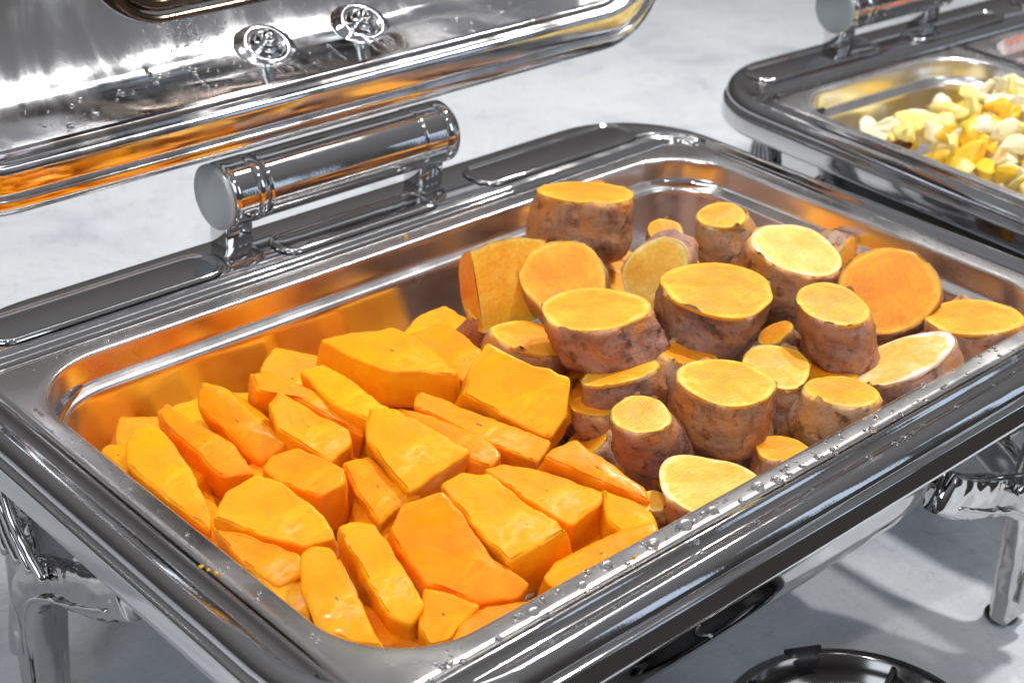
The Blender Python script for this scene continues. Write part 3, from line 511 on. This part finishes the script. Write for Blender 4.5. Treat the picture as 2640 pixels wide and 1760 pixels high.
PCOL = [(1, 1.02, 1), (1, .88, .9), (1, 1.14, 1.2), (1, .96, .95), (.97, .82, .8), (1, 1.08, 1.1)]
def smooth_outline(L, step=.0022, it=2):
    # resample densely, then relax so that corners keep a small radius
    P = [Vector(p) for p in L]; out = []
    for i in range(len(P)):
        a, b = P[i], P[(i + 1) % len(P)]; n = max(1, int((b - a).length / step))
        for k in range(n): out.append(a.lerp(b, k / n))
    for _ in range(it):
        out = [(out[i - 1] + out[i] * 2 + out[(i + 1) % len(out)]) / 4 for i in range(len(out))]
    return out
def frame_of(n):
    n = Vector(n).normalized(); a = Vector((0, 0, 1)).cross(n)
    a = a.normalized() if abs(n.z) < .98 else (Vector((1, 0, 0)) - n * n.x).normalized()
    return a, n.cross(a), n
def pumpkin(i, label, data):
    o, n, L, t = data; o = Vector(o); a, b, n = frame_of(n); rnd = random.Random(i * 13 + 5)
    P = smooth_outline(L, .0020, 1); N = len(P); c = sum(P, Vector((0, 0))) / N; sd = rnd.random() * 40
    inset = []
    for k in range(N):
        tg = (P[(k + 1) % N] - P[k - 1]).normalized(); inset.append(Vector((-tg.y, tg.x)))
    area = sum(P[k].x * P[(k + 1) % N].y - P[(k + 1) % N].x * P[k].y for k in range(N))
    if area < 0: inset = [-v for v in inset]
    shear = Vector((rnd.uniform(-.1, .1), rnd.uniform(-.1, .1))); tap = rnd.uniform(-.002, .0035)
    dome = rnd.uniform(-.0005, .0012)
    loops = []
    def ring(f, z, ins, sh=0):
        out = []
        for k in range(N):
            p = P[k] + inset[k] * ins; p = c + (p - c) * f + shear * sh
            q = o + a * p.x + b * p.y + n * z
            d = noise.fractal(q * 55 + Vector((sd, 0, 0)), .9, 2.1, 4) * .0005 + noise.noise(q * 300 + Vector((0, sd, 0))) * .00012
            d2 = noise.noise(q * 130 + Vector((0, 0, sd))) * .0008
            if f == 1: q = q + (a * inset[k].x + b * inset[k].y) * rag[k] * max(0, 1 - (-z) / (t * .8)) - n * rag[k] * .35 * max(0, 1 + z / .004)
            q = q + n * d - (a * inset[k].x + b * inset[k].y) * d2
            out.append(q)
        return out
    rag = [max(0, noise.noise(Vector((P[k].x * 60, P[k].y * 60, sd))) - .2) * .005 + (.0007 * max(0, noise.noise(Vector((P[k].x * 330, P[k].y * 330, sd)))) if rnd.random() < 2 else 0) for k in range(N)]
    for f in (.04, .12, .2, .28, .36, .44, .52, .6, .68, .76, .83, .9, .95): loops.append(ring(f, dome * (1 - f * f), .0012 * f))
    for z, ins in ((0, .0015), (-.0002, .0008), (-.0007, .0002), (-.0016, 0)): loops.append(ring(1, z, ins))
    m = 9
    for j in range(1, m + 1):
        f = j / m; loops.append(ring(1, -.0016 - (t - .0032) * f, -tap * math.sin(f * math.pi * .6) , t * f))
    loops.append(ring(.94, -t, .0015, t)); loops.append(ring(.5, -t, .0, t))
    V, F = rings(loops, True, True)
    V = [v for v in V]; me = mesh('pumpkin_piece', [v - o for v in V], F)
    me.materials.append(PUMP); me.materials.append(RIND)
    if i % 3 == 0 or i == 0:
        for p_ in me.polygons:
            if p_.index >= len(me.polygons) - 2 - N * 2: p_.material_index = 1
    ob = link('pumpkin_piece', me); ob.location = o
    sm = [True] * len(me.polygons); me.polygons.foreach_set('use_smooth', sm)
    cc = PCOL[i % len(PCOL)]; ob.color = (cc[0], cc[1], cc[2], 1)
    tag(ob, label, 'pumpkin piece', 'cooked pumpkin pieces in the near pan'); return ob
for i, (lab, d) in enumerate(PUMPKIN): pumpkin(i, lab, d)
for k, (x, y, z, a, w_, l_) in enumerate(((-.222, .062, -.030, 20, .030, .045), (-.205, .105, -.034, 70, .032, .05), (-.160, .108, -.036, 10, .034, .05), (-.110, .112, -.034, 50, .034, .05),
                                          (-.060, .110, -.034, -20, .034, .05), (-.165, .070, -.040, 30, .034, .06), (-.115, .068, -.036, 80, .034, .06), (-.228, .015, -.030, 85, .028, .05), (-.01, .105, -.034, 15, .03, .045), (-.06, .06, -.04, 15, .03, .055))):
    c_, s_ = math.cos(R(a)), math.sin(R(a)); q_ = [(-l_ / 2, -w_ / 2), (l_ * .45, -w_ / 2), (l_ / 2, w_ * .3), (l_ * .1, w_ / 2), (-l_ * .45, w_ * .4)]
    lab = ('low pumpkin piece beside the left pan wall', 'low pumpkin piece in the far left corner', 'low pumpkin piece against the back wall right of the corner', 'low pumpkin piece against the back wall behind the crested slice',
           'low pumpkin piece against the back wall behind the box shaped one', 'low pumpkin piece under the crested slice', 'low pumpkin piece under the box shaped one', 'low pumpkin piece by the left wall under the long bar',
           'low pumpkin piece against the back wall behind the back wedge', 'low pumpkin piece under the back wedge')[k]
    pumpkin(60 + k, lab, [(x, y, z), (.12 * math.sin(k * 2.1), -.15 + .1 * math.cos(k), 1), [(u * c_ - v * s_, u * s_ + v * c_) for u, v in q_], .024])

FCOL = [(.93, .36, .005), (.95, .42, .009), (.95, .42, .008), (.94, .48, .020), (.95, .57, .07), (.96, .68, .22)]
SCOL = [(1, .86, .82), (1, 1.02, .98), (1.12, .94, .66), (1.15, 1.22, 1.12), (.84, .80, .80), (1.05, .97, 1.0)]
def potato(i, label, data, opt):
    o, n, r, L, tap = data; o = Vector(o); a, b, n = frame_of(n); rnd = random.Random(i * 7 + 3); N = 56; sd = rnd.random() * 50
    lump = opt.get('lump', 1); ph = rnd.random() * 6.28
    def rad(th):
        f = 1 + .055 * lump * math.sin(2 * th + ph) + .03 * lump * math.sin(3 * th + ph * 2) + .06 * noise.noise(Vector((math.cos(th) * 1.7, math.sin(th) * 1.7, sd)))
        if opt.get('kid'): f *= 1 - .20 * math.exp(-((((th - .75) + math.pi) % (2 * math.pi) - math.pi) / .5) ** 2)
        return f
    rads = [rad(2 * math.pi * k / N) for k in range(N)]
    drift = Vector((rnd.uniform(-.3, .3), rnd.uniform(-.3, .3))); L *= .86; lump *= 1.35
    def ring(rf, z, rough=0, g=0.0):
        out = []
        for k in range(N):
            th = 2 * math.pi * k / N; q = Vector((math.cos(th), math.sin(th))) * (r * rf * rads[k]) + drift * (-z if z < 0 else 0)
            p = o + a * q.x + b * q.y + n * z
            if rough:
                u = (a * math.cos(th) + b * math.sin(th))
                p = p + u * (noise.fractal(p * 70 + Vector((sd, 0, 0)), .8, 2.2, 4) * .0016 * rough * lump + min(0, noise.noise(p * 38 + Vector((0, sd, 0))) + .25) * .0045 * rough * lump)
            elif rf < .99: p = p + n * (noise.fractal(p * 60 + Vector((sd, 0, 0)), .9, 2, 3) * .0007)
            out.append(p)
        return out
    side = []; m = 14; bulge = .045
    jag = [max(0, noise.noise(Vector((math.cos(2 * math.pi * k / N) * 3, math.sin(2 * math.pi * k / N) * 3, sd + 9))) - .24) * .007 for k in range(N)]
    for j in range(m + 1):
        f = j / m; rf = 1 + (tap - 1) * (f ** .8) + bulge * math.sin(f * math.pi)
        if f > .86: rf *= 1 - (f - .86) ** 2 * 4
        s = ring(rf + (.001 if j == 0 else .004), -L * f + (-.0001 if j == 0 else 0), .12 if j == 0 else 1)
        if j == 0: s = [p + n * jag[k] + (p - o).normalized() * jag[k] * .3 for k, p in enumerate(s)]
        side.append(s)
    inner = ring(.985, -.0022)
    loops = [inner] + side + [ring(tap * .75, -L * 1.0, 0), ring(tap * .3, -L * 1.01, 0)]
    V, F = rings(loops, False, True); me = mesh('sweet_potato_piece', [v - o for v in V], F)
    at = me.attributes.new('rad', 'FLOAT', 'POINT'); vals = []
    for j in range(len(loops)): vals += [max(0, 1 - max(0, j - 1) * L / m / .012)] * N
    at.data.foreach_set('value', vals[:len(me.vertices)])
    ob = link('sweet_potato_piece', me, SKIN); ob.location = o; ob.color = (*SCOL[(i * 5 + 2) % 6], 1)
    tag(ob, label, 'sweet potato piece', 'cut sweet potatoes in the near pan')
    fs = (.05, .2, .4, .6, .75, .86, .93, .965, .99, 1.0)
    fl = [ring(f, -.0004 * f ** 6 + .0004) for f in fs] + [ring(1.004, -.0004), ring(1.006, -.0012), ring(.99, -.0020)]
    V, F = rings(fl, True, False); me = mesh('cut_face', [v - o for v in V], F)
    at = me.attributes.new('rad', 'FLOAT', 'POINT'); vals = []
    for f in list(fs) + [1, 1, 1]: vals += [f] * N
    at.data.foreach_set('value', vals[:len(me.vertices)])
    c = link('cut_face', me, FLESH, ob); c.color = (*FCOL[opt['c']], 1)
    return ob
for i, (lab, d, opt) in enumerate(POTATO): potato(i, lab, d, opt)

def halved():
    """sweet potato cut across and lengthwise: a D section swept along its axis"""
    A = (Vector((.72, -.69, 0)) * .80 + Vector((.69, .72, 0)) * .58 + Vector((0, 0, -.02))).normalized()
    C = Vector((.10, .30, .86)); C = (C - A * C.dot(A)).normalized(); E = A.cross(C)      # E points out of the flat lengthwise cut
    if E.dot(Vector((-.6, -.6, .4))) < 0: E = -E
    o = Vector(HALF_O); Ls = HALF_L; N = 24; H = HALF_H
    def sec(s, f=1.0, out=0):
        P = []
        for k in range(N + 1):
            th = math.pi * k / N; P.append(o + A * s + (C * math.cos(th) * H * (f + out) - E * math.sin(th) * H * .78 * (f + out)) + E * .0)
        return P
    grow = lambda s: 1 + .10 * math.sin(min(1, s / Ls) * math.pi) - .18 * (s / Ls) ** 3
    ns = 14; loops = [sec(Ls * j / ns, grow(Ls * j / ns)) for j in range(ns + 1)]
    loops = [[p + (p - o).normalized() * noise.fractal(p * 70, .8, 2.2, 4) * .0014 for p in L] for L in loops]
    V, F = rings(loops, False, True, closed=False); me = mesh('sweet_potato_piece', [v - o for v in V], F)
    at = me.attributes.new('rad', 'FLOAT', 'POINT'); at.data.foreach_set('value', [.55] * len(me.vertices))
    ob = link('sweet_potato_piece', me, SKIN); ob.location = o; ob.color = (1.15, 1.0, .75, 1)
    tag(ob, 'halved sweet potato with two cut faces, the left one deep orange', 'sweet potato piece', 'cut sweet potatoes in the near pan')
    # cross-cut end face
    c = o - E * H * .33; fs = (0.02, .3, .6, .85, .93, .97, 1.0); V, F, vals = [], [], []
    ring0 = loops[0]; closed = ring0 + [ring0[-1].lerp(ring0[0], k / 10) for k in range(1, 10)]; K = len(closed)
    lo = [[c + (p - c) * f - A * (.0004 - .0006 * f) for p in closed] for f in fs]; V, F = rings(lo, True, False)
    me = mesh('cut_face', [v - o for v in V], F); at = me.attributes.new('rad', 'FLOAT', 'POINT'); at.data.foreach_set('value', [f for f in fs for _ in range(K)])
    e1 = link('cut_face', me, FLESH, ob); e1.color = (.92, .33, .008, 1); e1['label'] = 'deep orange crosswise cut end'
    # lengthwise face
    V, F, vals = [], [], []; m = 12
    for j in range(ns + 1):
        p, q = loops[j][0], loops[j][-1]
        for k in range(m + 1):
            u = k / m; pt = p.lerp(q, u) + E * (.0012 * math.sin(u * math.pi) + .0006 * noise.noise(p.lerp(q, u) * 80)); V.append(pt - o); vals.append(max(abs(2 * u - 1), .5 + .5 * (j / ns) ** 4 if j > ns * .6 else 0))
    for j in range(ns):
        for k in range(m): q0 = j * (m + 1) + k; F.append((q0, q0 + 1, q0 + m + 2, q0 + m + 1))
    me = mesh('cut_face', V, F, False); at = me.attributes.new('rad', 'FLOAT', 'POINT'); at.data.foreach_set('value', vals)
    e2 = link('cut_face', me, FLESH, ob); e2.color = (.95, .52, .035, 1)
HALF_O, HALF_L, HALF_H = (-.005, .075, .0), .052, .024
halved()

rnd = random.Random(31); V, F = [], []
for x, y in ((-.2665, -.048), (-.2650, -.052), (-.268, -.044), (-.12, -.1585), (.01, .157)):
    bm = bmesh.new(); bmesh.ops.create_icosphere(bm, subdivisions=1, radius=.0008); off = len(V); V += [Vector((x, y, .0006)) + Vector((v.co.x * rnd.uniform(.8, 2.4), v.co.y * rnd.uniform(.6, 1.8), v.co.z)) for v in bm.verts]; F += [tuple(v.index + off for v in f.verts) for f in bm.faces]; bm.free()
tag(link('pumpkin_crumbs', mesh('pumpkin_crumbs', V, F), PUMP), 'tiny crumbs of pumpkin on the pan rim', None, None, 'stuff')
# pale vegetables in the far left pan, carrots beyond
def chunk(name, label, cat, group, loc, s, col, seed):
    rnd = random.Random(seed); bm = bmesh.new(); bmesh.ops.create_icosphere(bm, subdivisions=3, radius=1)
    ax = Vector((rnd.uniform(.8, 1.5), rnd.uniform(.5, 1.0), rnd.uniform(.35, .65))); of = Vector((seed * 3.7, 0, 0))
    planes = [(Vector((rnd.gauss(0, 1), rnd.gauss(0, 1), rnd.gauss(0, 1))).normalized(), rnd.uniform(.30, .62)) for _ in range(8)]
    for v in bm.verts:
        p = v.co.copy(); p *= 1 + .35 * noise.noise(p * 1.4 + of) + .22 * noise.noise(p * 4.6 + of)
        for n, d in planes:
            k = p.dot(n) - d
            if k > 0: p -= n * k * .9
        v.co = Vector((p.x * ax.x, p.y * ax.y, p.z * ax.z)) * s
    bmesh.ops.rotate(bm, verts=bm.verts, matrix=Matrix.Rotation(rnd.uniform(0, 6.28), 3, 'Z') @ Matrix.Rotation(rnd.uniform(-1.2, 1.2), 3, 'X'))
    me = bpy.data.meshes.new(name); bm.to_mesh(me); bm.free(); o = link(name, me, CAULI); o.location = loc; o.color = (*col, 1)
    return tag(o, label, cat, group)
rnd = random.Random(21); k = 0
for j in range(15):
    for i in range(10):
        x = -.234 + i * .0170 + (.010 if j % 2 else 0) + rnd.uniform(-.006, .006); y = -.132 + j * .0170 + rnd.uniform(-.005, .005)
        if x > -.072: continue
        h = -.014 + .020 * math.exp(-((x + .135) / .07) ** 2 - ((y + .01) / .085) ** 2) - (.022 if y > .085 else 0) - (.016 if x < -.215 and y > .02 else 0) + rnd.uniform(-.005, .005) + .006
        q = rnd.random(); zone = 'at the back' if y > .06 else ('at the right edge' if y < -.05 else ('along the left side' if x < -.17 else 'in the middle'))
        if q < .30: col, lab = (.93, .62, .04), 'strong yellow vegetable chunk among paler ones, %s of the small far pan' % zone
        elif q < .62: col, lab = (.94, .82, .30), 'pale yellow vegetable chunk heaped %s of the small far pan' % zone
        else: col, lab = (.97, .94, .74), 'cream white vegetable chunk heaped %s of the small far pan' % zone
        chunk('vegetable_chunk', lab, 'vegetable chunk', lab.split(' heaped')[0].split(' among')[0] + 's ' + zone + ' of the small far pan', M2 @ Vector((x, y, h)), rnd.uniform(.0125, .0205), col, 100 + k)
        if col[2] < .1: pass
        k += 1
for n_, (x, y, s) in enumerate(((-.20, -.09, .03), (-.13, -.09, .03), (-.20, -.01, .03), (-.13, 0, .035), (-.17, .06, .03), (-.11, .07, .028))):
    chunk('vegetable_chunk', 'cream vegetable chunk lying deep under the heap in the small far pan', 'vegetable chunk', 'cream vegetable chunks deep in the small far pan', M2 @ Vector((x, y, -.034)), s * 1.25, (.90, .80, .42), 300 + n_)
chunk('pepper_flake', 'small dark red flake lying on the pale vegetables', 'pepper flake', None, M2 @ Vector((-.150, -.005, .021)), .0055, (.25, .012, .01), 77)
chunk('brown_vegetable_piece', 'dark brown piece at the back left of the small far pan', 'vegetable piece', None, M2 @ Vector((-.200, .082, -.026)), .009, (.14, .035, .012), 78)
for n_, (x, y, s) in enumerate(((.005, .105, .022), (.035, .112, .020), (.02, .075, .022), (.055, .085, .024), (.0, .045, .022), (.04, .045, .022), (.07, .12, .02), (.07, .03, .022))):
    chunk('carrot_piece', 'bright orange carrot piece in the pan at the right picture edge', 'carrot piece', 'orange carrot pieces in the far right pan', M2 @ Vector((x, y, -.012)), s, (.90, .17, .012), 200 + n_)

# ------------------------------------------------------------------ burner holder under the front of the dish
def burner():
    root = thing('fuel_holder', 'round black and chrome fuel burner holder standing on the table at the bottom edge', 'fuel holder', (.012, -.206, 0))
    V, F = lathe([(.052, -.2188), (.066, -.2188), (.068, -.216), (.066, -.200), (.0655, -.170), (.069, -.158), (.0725, -.153), (.0728, -.150), (.0705, -.1485), (.0675, -.151), (.0645, -.157), (.0625, -.163), (.058, -.166), (.030, -.168), (.0001, -.168)], 64)
    link('holder_body', mesh('holder_body', V, F), DARKST, root)
    V, F = lathe([(.0001, -.1620), (.018, -.1618), (.020, -.160), (.034, -.1585), (.047, -.1600), (.049, -.163), (.050, -.1675), (.0001, -.1676)], 64)
    link('damper_lid', mesh('damper_lid', V, F), BLACKW, root)
    parts = []
    for a in (20, 95, 150, 215, 300):
        d = Vector((math.cos(R(a)), math.sin(R(a)), 0)); parts.append(tube(catmull([tuple(d * .012 + Vector((0, 0, -.158))), tuple(d * .036 + Vector((0, 0, -.1545))), tuple(d * .066 + Vector((0, 0, -.152)))], 6), [.0022] * 13, 8, True, .6))
    V, F = join(*parts); link('spider_ribs', mesh('spider_ribs', V, F), DARKST, root)
    for a in (62, 128):
        d = Vector((math.cos(R(a)), math.sin(R(a)), 0)); s = Vector((-d.y, d.x, 0))
        V, F = [], []
        loops = [[d * rr_ + s * w_ + Vector((0, 0, z)) for w_ in (-.010, -.004, .004, .010)] for rr_, z in ((.064, -.160), (.067, -.1525), (.0710, -.1475), (.0738, -.1495), (.0735, -.154))]
        V, F = rings(loops, closed=False); o = link('rim_clip', mesh('rim_clip', V, F), BLACKW, root); so = o.modifiers.new('s', 'SOLIDIFY'); so.thickness = .0015; so.offset = 0
burner()

# ------------------------------------------------------------------ water beads
BEAD = {}
def bead_mesh(flat):
    key = round(flat, 1)
    if key in BEAD: return BEAD[key]
    bm = bmesh.new(); bmesh.ops.create_uvsphere(bm, u_segments=20, v_segments=12, radius=1)
    for v in bm.verts:
        v.co.z = v.co.z * flat if v.co.z > 0 else v.co.z * .12
    me = bpy.data.meshes.new('water_bead'); bm.to_mesh(me); bm.free(); me.materials.append(WATER); me.polygons.foreach_set('use_smooth', [True] * len(me.polygons)); BEAD[key] = me; return me
def bead(loc, r, label, n=(0, 0, 1)):
    o = bpy.data.objects.new('water_bead', bead_mesh(.62)); COL.objects.link(o); o.location = loc; o.scale = (r * 1.12, r * 1.12, r * 1.3)
    o.rotation_euler = Vector(n).to_track_quat('Z', 'Y').to_euler()
    return tag(o, label, 'water bead', 'round water beads on the front rim')
for p_, r_, l_ in (
 ((-0.0852, -0.1565, 0.0002), 0.0034, 'largest water bead on the front rim, beside the kidney shaped sweet potato'),
 ((-0.0355, -0.1576, 0.0002), 0.003, 'big water bead on the front rim, right of the largest one'),
 ((-0.0238, -0.1588, 0.0002), 0.0024, 'flat water bead just right of the big pair on the front rim'),
 ((-0.0152, -0.1596, 0.0002), 0.0018, 'water bead on the front rim below the low pink sweet potato'),
 ((-0.0049, -0.1597, 0.0002), 0.0016, 'small water bead between two larger ones under the pink sweet potato'),
 ((0.0077, -0.1597, 0.0002), 0.0022, 'bright water bead on the front rim in front of the low pink piece'),
 ((0.0182, -0.1599, 0.0002), 0.0014, 'small water bead right of the bright one on the front rim'),
 ((-0.0669, -0.1569, 0.0002), 0.0026, 'water bead on the front rim in front of the kidney shaped piece'),
 ((-0.0504, -0.1602, 0.0002), 0.0015, 'paired tiny bead left of the big bead on the front rim'),
 ((-0.1063, -0.1567, 0.0002), 0.0028, 'water bead on the front rim in front of the frayed pumpkin strip'),
 ((-0.0916, -0.1688, 0.0008), 0.0016, 'water bead on the outer ridge below the largest bead'),
 ((0.0531, -0.1773, 0.0008), 0.002, 'lone water bead on the outer ridge at the right'),
 ((0.0493, -0.1605, 0.0002), 0.0016, 'water bead on the rim below the blunt pink sweet potato'),
 ((-0.108, -0.1578, 0.0002), 0.0026, 'water bead on the front rim ending the frayed pumpkin strip'),
 ((-0.1337, -0.1551, 0.0002), 0.0026, 'water bead on the front rim beside the frayed pumpkin strip'),
 ((-0.1254, -0.1595, 0.0002), 0.0012, 'tiny water bead between the beads by the frayed strip'),
 ((-0.152, -0.1579, 0.0002), 0.0022, 'water bead on the front rim near the dark gap in the pumpkin'),
 ((-0.1798, -0.1577, 0.0002), 0.0024, 'water bead on the front rim nearest the bottom left'),
 ((0.1115, -0.1605, 0.0002), 0.0016, 'farthest right small water bead on the front rim'),
 ((0.1681, -0.1673, 0.0008), 0.0016, "water bead on the front rim at the picture's right edge"),
): bead(p_, r_, l_)

def mist(name, label, pts):
    V, F = [], []
    for loc, n, r in pts:
        n = Vector(n).normalized(); a = n.orthogonal().normalized(); b = n.cross(a); c = Vector(loc); o = len(V)
        for rf, h in ((1, 0), (.85, .38), (.5, .62)):
            V += [c + (a * math.cos(k * math.pi / 4) + b * math.sin(k * math.pi / 4)) * r * rf + n * r * h for k in range(8)]
        V.append(c + n * r * .7); V.append(c - n * r * .05)
        for j in range(2):
            for k in range(8): F.append((o + j * 8 + k, o + j * 8 + (k + 1) % 8, o + (j + 1) * 8 + (k + 1) % 8, o + (j + 1) * 8 + k))
        for k in range(8): F.append((o + 16 + k, o + 16 + (k + 1) % 8, o + 24)); F.append((o + (k + 1) % 8, o + k, o + 25))
    o = link(name, mesh(name, V, F), WATER); tag(o, label, None, None, 'stuff'); return o
rnd = random.Random(5); pts = []
for _ in range(150):
    x = rnd.uniform(-.24, .24); y = rnd.choice((-.153, -.156, -.159, -.162, -.176, -.1775)) + rnd.uniform(-.001, .001)
    pts.append(((x, y, .0002 if y > -.163 else .0006), (0, 0, 1), rnd.choice((.0004, .0006, .0008, .0010, .0014, .0019))))
for _ in range(60):
    x = rnd.uniform(-.24, .24); pts.append(((x, rnd.uniform(.152, .160), .0002), (0, 0, 1), rnd.choice((.0005, .0008, .0013))))
for _ in range(50):
    y = rnd.uniform(-.12, .12); pts.append(((rnd.choice((-.2585, -.262, .2585, .260)), y, .0002), (0, 0, 1), rnd.choice((.0005, .0008, .0011))))
mist('water_droplets', 'scattered tiny water droplets along the near pan rim', pts)
# condensation inside the lid: dense patches round the bolts, loose spots on the lower wall
pts = []
def wall(x, s):                                    # s 0..1 from rim to the top of the curve
    K = [(-a, b) for a, b in LIDP[:7]]
    f = s * (len(K) - 1); i = min(int(f), len(K) - 2); t = f - i; v = K[i][0] + (K[i + 1][0] - K[i][0]) * t; wd = K[i][1] + (K[i + 1][1] - K[i][1]) * t
    dv, dw = K[i + 1][0] - K[i][0], K[i + 1][1] - K[i][1]; n = Vector(lp(0, dw, -dv)) - Vector(lp(0, 0, 0)); return lp(x, v, wd - .0002), n.normalized()
for cx_, cs, sx_, ss, num in ((-.062, .66, .014, .13, 260), (-.005, .82, .016, .08, 190), (.035, .85, .012, .08, 120), (.085, .80, .012, .10, 150), (-.05, .90, .02, .06, 90)):
    for _ in range(num):
        s = min(.98, max(.05, rnd.gauss(cs, ss))); l, n = wall(rnd.gauss(cx_, sx_), s); pts.append((l, n, rnd.choice((.0003, .0004, .0006, .0008))))
for _ in range(150):
    l, n = wall(rnd.uniform(-.19, .24), rnd.uniform(.03, .42)); pts.append((l, n, rnd.choice((.0003, .0004, .0006, .0008, .0013))))
for x, s in ((-.166, .2), (-.148, .24), (.12, .3), (.155, .25), (.118, .12)):
    l, n = wall(x, s); pts.append((l, n, .0026))
for x0_, s0, ln in ((-.026, .50, .38), (-.018, .48, .30), (-.012, .46, .34), (.046, .50, .40), (.053, .50, .44), (.060, .46, .30), (-.075, .42, .2), (-.10, .5, .15), (.02, .35, .18)):
    for q in range(26):
        l, n = wall(x0_ + .0006 * math.sin(q * .9), max(.04, s0 - ln * q / 26)); pts.append((l, n, .0012 - .0004 * q / 26))
mist('condensation', 'misty condensation droplets inside the open lid', pts)
